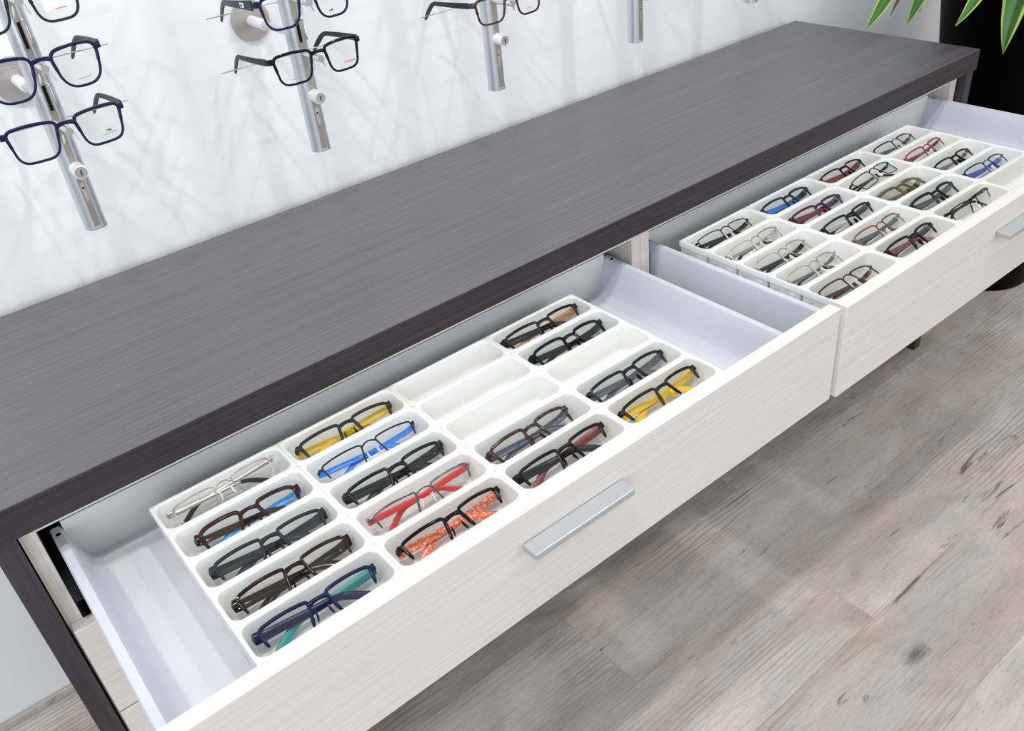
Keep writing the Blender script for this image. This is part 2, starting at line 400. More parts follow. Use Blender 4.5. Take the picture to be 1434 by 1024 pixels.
# ------------------------------------------------------------------ trays
TL, TWD, TZ = 0.1815, 0.0650, 0.700
TX = {'L': -1.959, 'R': -0.9773}; TY = {'L': 0.0134, 'R': 0.0071}
def rrect(cx, cy, hx, hy, r, z, n=5):
    pts = []
    for sx, sy, a0 in ((1, 1, 0), (-1, 1, 90), (-1, -1, 180), (1, -1, 270)):
        for k in range(n + 1):
            a = math.radians(a0 + 90 * k / n)
            pts.append((cx + sx * (hx - r) + r * math.cos(a), cy + sy * (hy - r) + r * math.sin(a), z))
    return pts
def tray_mesh():
    m = MB(); hx, hy = TL / 2 - 0.00012, TWD / 2 - 0.00012
    zb, zt, zf = ZB + 0.0004 - TZ, 0.0, -0.042
    rc = 0.0012
    ops = [rrect(0, 0, hx - 0.003, hy - 0.003, 0.003, zb), rrect(0, 0, hx - 0.0015, hy - 0.0015, 0.003, -0.012),
           rrect(0, 0, hx, hy, rc, -0.0105), rrect(0, 0, hx, hy, rc, -0.0006), rrect(0, 0, hx - 0.0005, hy - 0.0005, rc, zt),
           rrect(0, 0, hx - 0.0036, hy - 0.0036, 0.013, zt), rrect(0, 0, hx - 0.0046, hy - 0.0046, 0.013, -0.0008), rrect(0, 0, hx - 0.0052, hy - 0.0050, 0.013, -0.003),
           rrect(0, 0, hx - 0.0100, hy - 0.0070, 0.011, zf + 0.007), rrect(0, 0, hx - 0.0118, hy - 0.0085, 0.010, zf + 0.002),
           rrect(0, 0, hx - 0.0150, hy - 0.0115, 0.008, zf)]
    m.loft(ops)
    return m
tray_proto = [None]
def tray(D, c, r, label, group=None):
    loc = (TX[D] + (c - 0.5) * TL, TY[D] - (r - 0.5) * TWD, TZ)
    if tray_proto[0] is None:
        o = tray_mesh().build('frame_tray', M['tray'], smooth=True); tray_proto[0] = o
    else:
        o = tray_proto[0].copy(); COL.objects.link(o)
        for k in list(o.keys()): del o[k]
    o.location = loc
    tag(o, label, 'tray', group)
    if D == 'R' and c == 1:      # clip slots on the exposed end wall
        x = -TL / 2 + 0.0016
        MB().loft([[(x - 0.0008, 0.020, -0.020), (x - 0.0008, 0.009, -0.017), (x - 0.0008, 0.014, -0.026)],
                   [(x + 0.0004, 0.020, -0.020), (x + 0.0004, 0.009, -0.017), (x + 0.0004, 0.014, -0.026)]]).build('clip_slot', M['hole'], o)
        MB().box(x - 0.0012, x + 0.001, -0.022, -0.010, -0.026, -0.016).build('clip_tab', M['tray'], o, bevel=0.001)
    return o

# ------------------------------------------------------------------ eyeglasses
def lens_outline(side, lw, lh, bridge, n=56, p=3.2, nose=0.5):
    """rounded quadrilateral lens, listed from the outer side over the brow to the nose side and back"""
    hx, hy = lw / 2, lh / 2
    rk = max(0.28, min(0.95, 1.05 - (p - 2) * 0.5))           # p low = rounder
    C = [(1.0, 0.92, rk * 0.75), (-0.97, 0.86, rk * 0.62), (-0.97 + 0.52 * nose, -1.0, rk * 1.05), (0.80, -1.0, rk * 1.0)]
    P = [Vector((c[0] * hx, c[1] * hy, 0)) for c in C]
    poly = []
    for i in range(4):
        q0, q1, q2 = P[i - 1], P[i], P[(i + 1) % 4]
        d0, d1 = (q0 - q1).normalized(), (q2 - q1).normalized()
        r = C[i][2] * hy
        A, B = q1 + d0 * r, q1 + d1 * r
        for k in range(9):
            u = k / 8
            poly.append(A * (1 - u) ** 2 + q1 * 2 * u * (1 - u) + B * u * u)
    # start at the middle of the outer side
    st = (poly[-1] + poly[0]) / 2
    poly = [st] + poly + [st]
    cum = [0.0]
    for k in range(1, len(poly)): cum.append(cum[-1] + (poly[k] - poly[k - 1]).length)
    out = []
    j = 0
    cx = bridge / 2 + hx
    for k in range(n):
        tgt = cum[-1] * k / n
        while cum[j + 1] < tgt: j += 1
        u = (tgt - cum[j]) / max(1e-9, cum[j + 1] - cum[j])
        q = poly[j].lerp(poly[j + 1], u)
        ux, vy = q.x / hx, q.y / hy
        y = q.y + 0.10 * hy * (1 - ux * ux) * max(vy, 0) * 1.6 - 0.08 * hy * (1 - ux * ux) * max(-vy, 0)
        out.append((side * (cx + q.x), y, k / n))
    return out
def zc(x, k): return -k * x * x
def glasses(name, g):
    """g: dict of looks. local: x width, y up, z front. returns (empty, all vertices)"""
    lw, lh, br = g.get('lw', 0.061), g.get('lh', 0.040), g.get('br', 0.019)
    t = g.get('t', 0.0020); d = g.get('d', 0.0020); kc = g.get('k', 1.9)
    style = g['style']; p = g.get('p', 3.2); nose = g.get('nose', 0.5)
    Wd = 2 * lw + br + g.get('ext', 0.016)
    root = empty(name); V = []
    fm = g['fm']; tm = g['tm']; tm2 = g.get('tm2', tm)
    def keep(mb): V.extend(Vector(q) for q in mb.v); return mb
    fr = MB(); outs = {}
    yb = lh * g.get('by', 0.30)
    for s in (-1, 1):
        ol = lens_outline(s, lw, lh, br, p=p, nose=nose)
        outs[s] = ol
        P = [Vector((x, y, zc(x, kc))) for x, y, _ in ol]
        if style == 'full':
            # thicker brow than lower rim
            sec = [(t * (1.25 if y > 0 else 0.95), d) for x, y, _ in ol]
            fr.sweep(P, sec, (0, 0, 1), True, 8, 2.6)
        elif style == 'semi':
            # outer corner -> brow -> down the nose side
            top = max(range(len(ol)), key=lambda k: ol[k][1]); last = top
            cut = g.get('cut', -0.85) * lh / 2
            while ol[last + 1][1] > cut: last += 1
            idx = list(range(-2, last + 1))
            Q = [P[k % len(P)] for k in idx]
            sec = []
            for j, k in enumerate(idx):
                e = min(1, j / 4 + 0.6, (len(idx) - 1 - j) / 8 + 0.75)
                sec.append((t * 1.25 * e, d * e))
            fr.sweep(Q, sec, (0, 0, 1), False, 8, 2.6)
        # end piece with hinge
        xo = s * (br / 2 + lw); yt = lh * 0.34
        xe = s * Wd / 2
        hh = g.get('eh', 0.0042)
        fr.sweep([(xo - s * 0.002, yt, zc(xo, kc)), (xo + s * 0.004, yt + 0.0008, zc(xo, kc) - 0.0006), (xe - s * 0.001, yt + 0.0004, zc(xe, kc) - 0.003), (xe, yt, zc(xe, kc) - 0.0085)],
                 [(d * 1.05, hh * 0.9), (d * 1.1, hh), (d * 1.0, hh * 0.95), (d * 0.9, hh * 0.8)], (0, 1, 0), False, 8, 3)
    # bridge
    bt = g.get('bt', t * 1.3)
    q = []
    for k in range(9):
        u = -1 + k / 4
        x = u * (br / 2 + 0.002)
        q.append(Vector((x, yb + lh * 0.12 * (1 - u * u) * g.get('barch', 0.4), 0.0012 * (1 - u * u))))
    fr.sweep(q, [(bt * (1.0 + 0.35 * abs(-1 + k / 4)), d) for k in range(9)], (0, 0, 1), False, 8, 2.6)
    if g.get('topbar'):
        q2 = [v + Vector((0, lh * 0.2, 0)) for v in q]; fr.sweep(q2, (t * 0.7, t * 0.7), (0, 0, 1), False, 8)
    fo = keep(fr).build('frame_front', fm, root, smooth=True)
    # lenses
    lenses = {}
    for s in (-1, 1):
        ol = outs[s]; m = MB(); n = len(ol)
        cx = s * (br / 2 + lw / 2)
        f_, b_ = [], []
        rings = (1.0, 0.55)
        fv = [[(cx + (x - cx) * r, y * r, zc(cx + (x - cx) * r, kc) + 0.0006) for x, y, _ in ol] for r in rings]
        bv = [[(x, y, z - 0.0014) for x, y, z in l] for l in fv]
        m.loft([fv[1], fv[0], bv[0], bv[1]])
        lenses[s] = keep(m).build('lens', lens_mat(g.get('tint', (0.992, 0.995, 0.992))), root, smooth=True)
    # nose pads
    for s in (-1, 1):
        m = MB(); xc, yc = s * (br / 2 - 0.0015), -lh * 0.12
        c0 = Vector((xc, yc, -0.0045))
        m.sweep([c0 + Vector((-s * 0.0005, 0.006, 0.001)), c0 + Vector((0, 0.003, 0)), c0, c0 + Vector((s * 0.0012, -0.004, -0.0006)), c0 + Vector((s * 0.002, -0.0065, 0))],
                [(0.0006, 0.0012), (0.0012, 0.0028), (0.0013, 0.0032), (0.0012, 0.0027), (0.0006, 0.001)], (0, 0.3, 1), False, 8)
        if g.get('pads') == 'wire':
            m.sweep([(s * br / 2, yc + 0.006, -0.001), (s * (br / 2 - 0.001), yc + 0.004, -0.003), tuple(c0)], (0.0005, 0.0005), (0, 1, 0.2), False, 6)
        m = keep(m); m.build('nose_pad', g.get('pm', fm if g.get('pads') != 'wire' else M['padclear']), root, smooth=True)
    # temples
    th0, th1 = g.get('th', (0.0050, 0.0032)); tt = g.get('tt', 0.0013)
    Lt = g.get('L', 0.146); yt = lh * 0.34
    for s in (-1, 1):
        xe = s * Wd / 2; ze = zc(xe, kc) - 0.0085
        m = MB(); pts, sec = [], []
        N = 16
        mode = g.get('fold', True)
        if mode == 'one' and s == 1: mode = 'half'
        for k in range(N + 1):
            u = k / N; dist = u * Lt
            drop = 0.0 if u < 0.70 else ((u - 0.70) / 0.30) ** 1.3 * g.get('drop', 0.022)
            if mode is True or mode == 'one':
                deep = -0.0035 if s == g.get('first', -1) else -0.0085
                if k == 0: pt = Vector((xe, yt, ze))
                else: pt = Vector((xe - s * (dist - 0.003), yt - dist * g.get('slope', 0.055) - drop, ze + deep * min(1, k / 1.5) + kc * 0.0 ))
            elif mode == 'half':
                a = math.radians(g.get('openang', 50))
                pt = Vector((xe - s * dist * math.cos(a), yt - drop, ze - dist * math.sin(a)))
            else:
                pt = Vector((xe - s * 0.006 * u + s * 0.004 * math.sin(u * 3.1), yt + 0.0005 - drop * 1.5, ze - dist))
            pts.append(pt)
            hgt = th0 + (th1 - th0) * min(1, u / 0.65)
            if u > 0.72: hgt = th1 * (1.0 + 0.25 * math.sin((u - 0.72) / 0.28 * math.pi))
            sec.append((tt, hgt * (0.6 if k == N else 1)))
        m.sweep(pts, sec, (0, 1, 0), False, 8, 3)
        tmp = keep(m).build('temple', tm if s == -1 else tm2, root, smooth=True)
        if g.get('tips'):
            i0 = 11
            m2 = MB().sweep(pts[i0:], [(a * 1.35, b * 1.3) for a, b in sec[i0:]], (0, 1, 0), False, 8, 3)
            m2.build('temple_tip', g['tips'], tmp, smooth=True)
        if g.get('plaque') and s == -1:
            pp = pts[3]; 
            pq = MB().box(pp.x - tt - 0.0012, pp.x - tt + 0.0002, pp.y - 0.0035, pp.y + 0.0035, pp.z - 0.006, pp.z + 0.006).build('logo_plate', M['white'], tmp, bevel=0.0008)
            MB().sweep([(pp.x - tt - 0.0015, pp.y + 0.0016 * math.sin(a_), pp.z + 0.003 * math.cos(a_)) for a_ in [k_ * math.pi / 6 for k_ in range(12)]], (0.0006, 0.0004), (1, 0, 0), True, 6).build('logo_ring', M['black'], tmp)
        # little metal hinge
        MB().cyl((xe - s * 0.0012, yt - 0.0028, ze + 0.0005), (xe - s * 0.0012, yt + 0.0028, ze + 0.0005), 0.0011, n=10).build('hinge', M['chrome'], fo, smooth=True)
    # lens print
    for s, body, size, mat, ox, oy in g.get('print', ()):
        cx = s * (br / 2 + lw / 2) + ox
        mt = Matrix.Translation((cx, oy, zc(cx, kc) + 0.0009)) @ Matrix.Rotation(math.atan(2 * kc * cx), 4, 'Y')
        if body.startswith('-'):           # print too small to read: a row of tiny marks
            mk = MB(); q = -len(body) * size * 0.28
            for n_, ch in enumerate(body):
                wd = size * (0.40 if n_ % 3 else 0.22)
                mk.box(q, q + wd, -size * 0.16, size * 0.16, 0, 0.0002); q += wd + size * 0.18
            pm_ = mk.build('lens_print', mat, lenses[s]); pm_.matrix_local = mt
        else: text_mesh('lens_print', body, size, mat, lenses[s], mt)
    if g.get('emblem'):
        s, mat, ox, oy, r = g['emblem']; cx = s * (br / 2 + lw / 2) + ox; z = zc(cx, kc) + 0.0009
        m = MB(); top = [(0, -.35), (.25, -.5), (.9, -.45), (1.5, -.2), (.8, -.15), (1.2, .25), (.6, .45), (0, .5), (-.6, .35), (-1.3, .5), (-1.6, .2), (-.9, .1), (-.7, -.3)]
        m.loft([[(cx + a * r, oy + b * r, z) for a, b in top], [(cx + a * r, oy + b * r, z + 0.0002) for a, b in top]])
        m.build('emblem', mat, lenses[s])
    return root, V
def place_in_tray(g, D, c, r, label):
    root, V = glasses('eyeglasses', g)
    tilt = math.radians(g.get('tilt', 52)); yaw = math.radians(g.get('yaw', 0)); roll = math.radians(g.get('roll', 0))
    lx = Vector((1, 0, 0)); ly = Vector((0, math.cos(tilt), math.sin(tilt))); lz = lx.cross(ly)
    R = Matrix((lx, ly, lz)).transposed()
    R = Matrix.Rotation(yaw, 3, 'Z') @ R @ Matrix.Rotation(roll, 3, 'Z')
    sc = g.get('scale', 1.0)
    P = [R @ (v * sc) for v in V]
    zmin = min(p.z for p in P); y0 = min(p.y for p in P); y1 = max(p.y for p in P); x0 = min(p.x for p in P); x1 = max(p.x for p in P)
    cx = TX[D] + (c - 0.5) * TL + g.get('dx', 0) + 0.002; cy = TY[D] - (r - 0.5) * TWD + g.get('dy', 0.0) - 0.0015
    loc = Vector((cx - (x0 + x1) / 2, cy - (y0 + y1) / 2, TZ - 0.042 + 0.0004 - zmin))
    root.matrix_world = Matrix.Translation(loc) @ (R * sc).to_4x4()
    tag(root, label, 'eyeglasses', 'folded eyeglasses in drawer trays')
    return root

BLK = plain((0.007, 0.007, 0.008), 0.26); BLKG = plain((0.006, 0.006, 0.008), 0.08); CHAR = plain((0.017, 0.018, 0.024), 0.38)
GREY = plain((0.075, 0.08, 0.095), 0.4); BRN = plain((0.030, 0.012, 0.007), 0.16); DBRN = plain((0.016, 0.007, 0.006), 0.14)
NAVY = plain((0.008, 0.011, 0.055), 0.26); TEAL = plain((0.0, 0.24, 0.25), 0.35); YEL = plain((0.78, 0.50, 0.004), 0.35)
BLUE = plain((0.006, 0.20, 0.72), 0.3); RED = plain((0.50, 0.018, 0.016), 0.3); DRED = plain((0.20, 0.02, 0.022), 0.35)
ORNP = spotted((0.72, 0.11, 0.025), (0.85, 0.50, 0.38), 300, 0.25, 0.5, 0.66); SILV = plain((0.36, 0.345, 0.32), 0.3, 0.9)
GUN = plain((0.16, 0.15, 0.15), 0.25, 1.0); TORT = spotted((0.007, 0.005, 0.005), (0.075, 0.030, 0.010), 130, 0.10)
NGREY = plain((0.05, 0.06, 0.10), 0.3); TAN = spotted((0.42, 0.17, 0.05), (0.60, 0.30, 0.12), 220, 0.35); OLIV = plain((0.085, 0.065, 0.012), 0.16)
PURP = plain((0.035, 0.012, 0.05), 0.25); REDP = spotted((0.38, 0.10, 0.085), (0.10, 0.02, 0.02), 330, 0.3); RBLUE = plain((0.01, 0.06, 0.42), 0.25)
BRED = plain((0.16, 0.05, 0.03), 0.25); BMET = plain((0.02, 0.02, 0.022), 0.28, 0.6); BRM = plain((0.07, 0.03, 0.022), 0.28, 0.5); LGREY = plain((0.55, 0.55, 0.54), 0.35)
SKYB = plain((0.01, 0.30, 0.75), 0.3)
INK = plain((0.25, 0.25, 0.27), 0.5); REDI = plain((0.6, 0.03, 0.03), 0.5); GRNI = plain((0.0, 0.22, 0.07), 0.5)
PL = dict(t=0.0018, d=0.0020, bt=0.0024, eh=0.0046, ext=0.011, th=(0.0060, 0.0038), tt=0.0017)
MT = dict(ext=0.011, t=0.0008, d=0.0009, eh=0.0022, bt=0.0010, th=(0.0034, 0.0022), tt=0.0008, pads='wire', barch=1.0, drop=0.026)
SEMI = dict(PL, style='semi'); FULL = dict(PL, style='full')
MS = dict(MT, style='semi'); MF = dict(MT, style='full')
def G(base, **k): return dict(base, **k)
LST = [
 # away-from-plant drawer
 ('L', 1, 1, G(MF, fm=SILV, tm=SILV, tips=BLKG, lh=0.030, tilt=40, p=2.5, lw=0.060, fold='one', openang=7, dy=0.003, L=0.150),
  'thin silver metal', 'thin silver metal eyeglasses with glossy black arm tips, beside brown pair'),
 ('L', 1, 2, G(FULL, fm=BRN, tm=BRN, tm2=SKYB, lh=0.039, lw=0.059, scale=0.96, t=0.0023, dx=0.004, tilt=25, p=2.5, nose=0.7),
  'brown blue-lined', 'glossy brown full-rim eyeglasses with a bright blue inner arm'),
 ('L', 1, 3, G(SEMI, fm=CHAR, tm=CHAR, lh=0.036, tilt=28, th=(0.0075, 0.0045)),
  'charcoal wide-armed', 'charcoal half-rim eyeglasses with wide charcoal arms, beside brown pair'),
 ('L', 1, 4, G(SEMI, fm=DBRN, tm=DBRN, lh=0.038, tilt=25, th=(0.0072, 0.0046), nleg=9, print=((1, '---', 0.006, BLK, 0.016, -0.012),)),
  'dark brown glossy', 'dark brown glossy half-rim eyeglasses beside the navy and teal pair'),
 ('L', 1, 5, G(SEMI, fm=NAVY, tm=NAVY, tm2=TEAL, lh=0.035, tilt=33, th=(0.0068, 0.0042), dy=0.003),
  'navy and teal', 'navy half-rim eyeglasses with one teal arm'),
 ('L', 2, 1, G(SEMI, fm=CHAR, tm=YEL, lh=0.035, tilt=29, th=(0.0062, 0.004), first=1),
  'charcoal and yellow', 'charcoal half-rim eyeglasses with yellow arms, at the drawer back'),
 ('L', 2, 2, G(MS, fm=BMET, tm=BLUE, lh=0.034, tilt=28, th=(0.0045, 0.0032), tt=0.0012, t=0.0010),
  'black wire and bright blue', 'thin black half-rim eyeglasses with bright blue arms beside yellow-armed pair'),
 ('L', 2, 3, G(SEMI, fm=BLK, tm=BLK, lh=0.035, tilt=29, th=(0.0070, 0.0048)),
  'matte black, between blue and red pairs', 'matte black half-rim eyeglasses lying between the blue-armed and red pairs'),
 ('L', 2, 4, G(MS, fm=GUN, tm=RED, tm2=RED, lh=0.030, tilt=42, t=0.0012, th=(0.0050, 0.0034), tt=0.0013, dy=0.002),
  'gunmetal and red', 'gunmetal half-rim eyeglasses with bright red arms'),
 ('L', 2, 5, G(SEMI, fm=BLKG, tm=ORNP, lh=0.036, tilt=27, th=(0.0066, 0.0044), dy=0.003, print=((1, '---', 0.005, INK, 0.012, -0.014),)),
  'black and orange mottled', 'glossy black half-rim eyeglasses with orange and white mottled arms'),
 ('L', 3, 4, G(FULL, fm=TORT, tm=NGREY, lh=0.038, lw=0.056, tilt=20, t=0.0019),
  'tortoiseshell', 'tortoiseshell full-rim eyeglasses with slate navy arms'),
 ('L', 3, 5, G(SEMI, fm=BLK, tm=BLK, tm2=DRED, lh=0.034, tilt=33, th=(0.0066, 0.0042), dy=0.003),
  'black and dark red', 'black half-rim eyeglasses with one dark red arm, beside tortoiseshell pair'),
 ('L', 4, 1, G(SEMI, fm=BLK, tm=BLK, tm2=TAN, lh=0.034, tilt=34, th=(0.0066, 0.0044)),
  'black and tan', 'black half-rim eyeglasses with tan patterned arm, at the drawer back'),
 ('L', 4, 2, G(FULL, fm=BLKG, tm=BLKG, lh=0.038, lw=0.058, tilt=26, t=0.0020, p=2.7),
  'glossy black full-rim', 'glossy black full-rim eyeglasses beside the tan-armed pair'),
 ('L', 4, 4, G(SEMI, fm=BLK, tm=GREY, lh=0.037, tilt=25, th=(0.0062, 0.0042), nleg=9),
  'matte black grey-armed', 'matte black half-rim eyeglasses with slate grey arms beside an empty tray'),
 ('L', 4, 5, G(SEMI, fm=BLK, tm=YEL, lh=0.035, tilt=25, th=(0.0062, 0.0042), pm=YEL, dy=0.003, nleg=9, print=((1, '------', 0.004, REDI, 0.012, -0.014),)),
  'black and yellow', 'black half-rim eyeglasses with yellow arms and yellow nose pads'),
 # plant-side drawer
 ('R', 1, 1, G(MF, fm=BMET, tm=BLK, lh=0.037, lw=0.056, tilt=23, th=(0.0045, 0.0034), tt=0.0012),
  'thin black metal, at the back corner', 'thin black metal full-rim eyeglasses in the corner tray at drawer back'),
 ('R', 1, 2, G(MF, fm=SILV, tm=SILV, tips=BLK, lh=0.034, lw=0.057, tilt=26),
  'silver wire, next to the black wire pair', 'silver wire eyeglasses lying next to the thin black metal pair'),
 ('R', 1, 3, G(MF, fm=SILV, tm=BLK, lh=0.041, lw=0.057, tilt=19, p=2.4, th=(0.0045, 0.0032)),
  'large silver wire', 'large-lensed silver wire eyeglasses with black arms, middle of its row'),
 ('R', 1, 4, G(MF, fm=SILV, tm=GREY, tips=BLK, lh=0.040, lw=0.055, tilt=17, p=2.3),
  'silver wire, next to the brown metal pair', 'silver wire eyeglasses with grey arms beside the brown metal pair'),
 ('R', 1, 5, G(MF, fm=BRM, tm=BRM, lh=0.038, lw=0.056, tilt=11, t=0.0012, d=0.0012, th=(0.0042, 0.003)),
  'brown metal', 'brown metal full-rim eyeglasses lying flat by the drawer front'),
 ('R', 2, 1, G(SEMI, fm=CHAR, tm=BLUE, tm2=CHAR, lh=0.038, lw=0.056, tilt=26),
  'black and steel blue', 'black half-rim eyeglasses with a blue arm, at the drawer back'),
 ('R', 2, 2, G(SEMI, fm=PURP, tm=DRED, tm2=PURP, lh=0.034, lw=0.058, tilt=34),
  'purple and dark red', 'dark purple half-rim eyeglasses with a dark red arm'),
 ('R', 2, 3, G(SEMI, fm=BLK, tm=LGREY, tm2=BLK, lh=0.034, lw=0.058, tilt=36),
  'black and pale grey', 'black half-rim eyeglasses with one pale grey arm'),
 ('R', 2, 4, G(MS, fm=BRED, tm=GREY, lh=0.038, lw=0.057, tilt=26, t=0.0013, th=(0.0048, 0.0034), tt=0.0012),
  'reddish brown wire', 'thin reddish brown half-rim eyeglasses with grey arms'),
 ('R', 2, 5, G(SEMI, fm=BLK, tm=REDP, tm2=BLK, lh=0.036, lw=0.056, tilt=31, dy=0.003),
  'black and red mottled', 'black half-rim eyeglasses with a red mottled arm by the drawer front'),
 ('R', 3, 1, G(FULL, fm=BLKG, tm=DRED, lh=0.038, lw=0.055, tilt=25, t=0.0014, d=0.0016),
  'black and crimson', 'slim black full-rim eyeglasses with crimson arms at the drawer back'),
 ('R', 3, 2, G(MF, fm=BMET, tm=BMET, tips=BRN, lh=0.032, lw=0.056, tilt=14, yaw=4, fold='one', openang=10, t=0.0009),
  'slim black wire, one arm unfolded', 'slim black wire eyeglasses with one arm half unfolded and brown tips'),
 ('R', 3, 3, G(FULL, fm=OLIV, tm=OLIV, lh=0.038, lw=0.056, tilt=9, t=0.0030, p=2.6),
  'olive', 'olive green thick full-rim eyeglasses lying nearly flat'),
 ('R', 3, 4, G(FULL, fm=BLK, tm=GREY, lh=0.038, lw=0.055, tilt=28, t=0.0022),
  'black full-rim, next to the olive pair', 'black full-rim eyeglasses with grey arms beside the olive pair'),
 ('R', 3, 5, G(MS, fm=BMET, tm=BLK, lh=0.030, lw=0.056, tilt=51, t=0.0010, dy=0.004),
  'black wire standing upright', 'thin black half-rim eyeglasses standing upright by the drawer front'),
 ('R', 4, 1, G(MS, fm=BMET, tm=GREY, lh=0.036, lw=0.056, tilt=23, t=0.0012),
  'thin black, by the far back corner', 'thin black half-rim eyeglasses with grey arms in back corner nearest the plant'),
 ('R', 4, 2, G(MS, fm=DRED, tm=DRED, lh=0.034, lw=0.056, tilt=33, t=0.0014),
  'thin dark red', 'thin dark red half-rim eyeglasses, arms and rims alike'),
 ('R', 4, 3, G(SEMI, fm=BLKG, tm=SILV, tips=BLK, lh=0.034, scale=0.95, lw=0.054, tilt=25, t=0.0016, th=(0.004, 0.003), tt=0.001),
  'black and silver-armed', 'glossy black half-rim eyeglasses with silver metal arms'),
 ('R', 4, 4, G(MS, fm=BMET, tm=RBLUE, lh=0.036, lw=0.055, tilt=26, t=0.0012, th=(0.0052, 0.0036), tt=0.0013),
  'black and royal blue', 'thin black half-rim eyeglasses with royal blue arms'),
]
for D, c, r, g, short, label in LST:
    g.setdefault('yaw', random.uniform(-1.5, 1.5)); g.setdefault('dx', random.uniform(-0.003, 0.002)); g.setdefault('roll', random.uniform(-1.2, 1.2))
    tray(D, c, r, 'white plastic tray holding the ' + short + ' eyeglasses', 'white eyewear trays')
    place_in_tray(g, D, c, r, label)
tray('L', 3, 1, 'empty white plastic tray touching the drawer back, in the run of three empties', 'white eyewear trays')
tray('L', 3, 2, 'empty white plastic tray in the middle of the run of three empties', 'white eyewear trays')
tray('L', 3, 3, 'empty white plastic tray next to the tortoiseshell eyeglasses tray', 'white eyewear trays')
tray('L', 4, 3, 'empty white plastic tray between two trays of black eyeglasses', 'white eyewear trays')
tray('R', 4, 5, 'empty white plastic tray in the plant-side drawer', 'white eyewear trays')

# ------------------------------------------------------------------ wall rods
RY = 0.36
RX = [-1.8315, -1.458, -1.0865, -0.724, -0.361]
HZ = [1.0985, 1.179, 1.2595, 1.340, 1.4205, 1.501, 1.5815]
ordn = ['farthest from the potted plant', 'second-farthest from the plant', 'middle of the five', 'second-nearest to the plant', 'nearest to the potted plant']
for i, x in enumerate(RX):
    rd = empty('eyewear_rod', (x, WY, 0.94)); tag(rd, 'silver wall rod with eyewear holders, ' + ordn[i], 'display rod', 'silver eyewear rods on the wall')
    r = 0.0155
    prof = []
    for k in range(28):      # round tube with a flat front strip
        a = math.radians(-90 + 19 + k * (360 - 38) / 27)
        prof.append((x + r * math.cos(a), RY + r * math.sin(a)))
    zt = 1.70
    at(rd, MB().loft([[(px, py, 0.944) for px, py in prof], [(px, py, zt) for px, py in prof]]), 'tube', M['rod'], smooth=True)
    at(rd, MB().loft([[(x + (px - x) * 1.03, RY + (py - RY) * 1.03, 0.940) for px, py in prof], [(x + (px - x) * 1.03, RY + (py - RY) * 1.03, 0.944) for px, py in prof]]), 'end_cap', M['rod'], smooth=True)
    yf = RY - r * math.cos(math.radians(19))
    at(rd, MB().box(x - 0.0042, x + 0.0042, yf - 0.0009, yf + 0.001, 0.946, zt), 'channel', M['channel'])
    at(rd, MB().box(x - 0.0026, x + 0.0026, yf - 0.0014, yf, 0.985, 1.012), 'channel_clip', M['chrome'])
    at(rd, MB().cyl((x, yf - 0.0015, 1.004), (x, yf - 0.0010, 1.004), 0.0016, n=10), 'clip_screw', M['void'])
    # key lock
    lk = at(rd, MB().cyl((x + 0.001, yf + 0.001, 1.032), (x + 0.001, yf - 0.022, 1.032), 0.0098, n=28), 'lock', M['white'], smooth=True)
    fa = MB().cyl((x + 0.001, yf - 0.0222, 1.032), (x + 0.001, yf - 0.0236, 1.032), 0.0080, n=28).build('lock_face', M['chrome'], lk, smooth=True)
    kh = MB().box(x + 0.0002, x + 0.0018, yf - 0.0242, yf - 0.0236, 1.0285, 1.0355).build('keyhole', M['void'], lk)
    # wall plate and arm
    at(rd, MB().cyl((x, WY, 1.1245), (x, WY - 0.007, 1.1245), 0.0335, 0.0325, 40), 'wall_plate', M['disc'], smooth=True)
    at(rd, MB().cyl((x, WY - 0.007, 1.1245), (x, WY - 0.055, 1.1245), 0.0085, n=20), 'arm_socket', M['white'], smooth=True)
    at(rd, MB().cyl((x, WY - 0.055, 1.1245), (x, RY + r - 0.002, 1.1245), 0.0055, n=18), 'arm', M['rod'], smooth=True)
    for j, hz in enumerate(HZ):
        at(rd, MB().cyl((x, yf, hz - 0.0005), (x, 0.288, hz - 0.0005), 0.0052, n=18), 'nose_peg', M['chrome'], smooth=True)
        wz = hz - 0.0135; wy = 0.408
        at(rd, MB().cyl((x - 0.113, wy, wz), (x + 0.113, wy, wz), 0.0009, n=8).cyl((x, RY + r - 0.001, wz), (x, wy, wz), 0.0012, n=8), 'temple_wire', M['chrome'])
        if j < len(HZ) - 1:
            at(rd, MB().box(x - 0.0022, x + 0.0022, yf - 0.0016, yf - 0.0008, hz + 0.016, hz + 0.049), 'slot', M['void'])
            hk = [(x + 0.0035, yf - 0.001, hz + 0.052), (x + 0.005, yf - 0.008, hz + 0.052), (x + 0.0058, yf - 0.011, hz + 0.048), (x + 0.006, yf - 0.011, hz + 0.020)]
            at(rd, MB().sweep(hk, (0.0011, 0.0011), (1, 0, 0.1), False, 8), 'hook', M['chrome'], smooth=True)
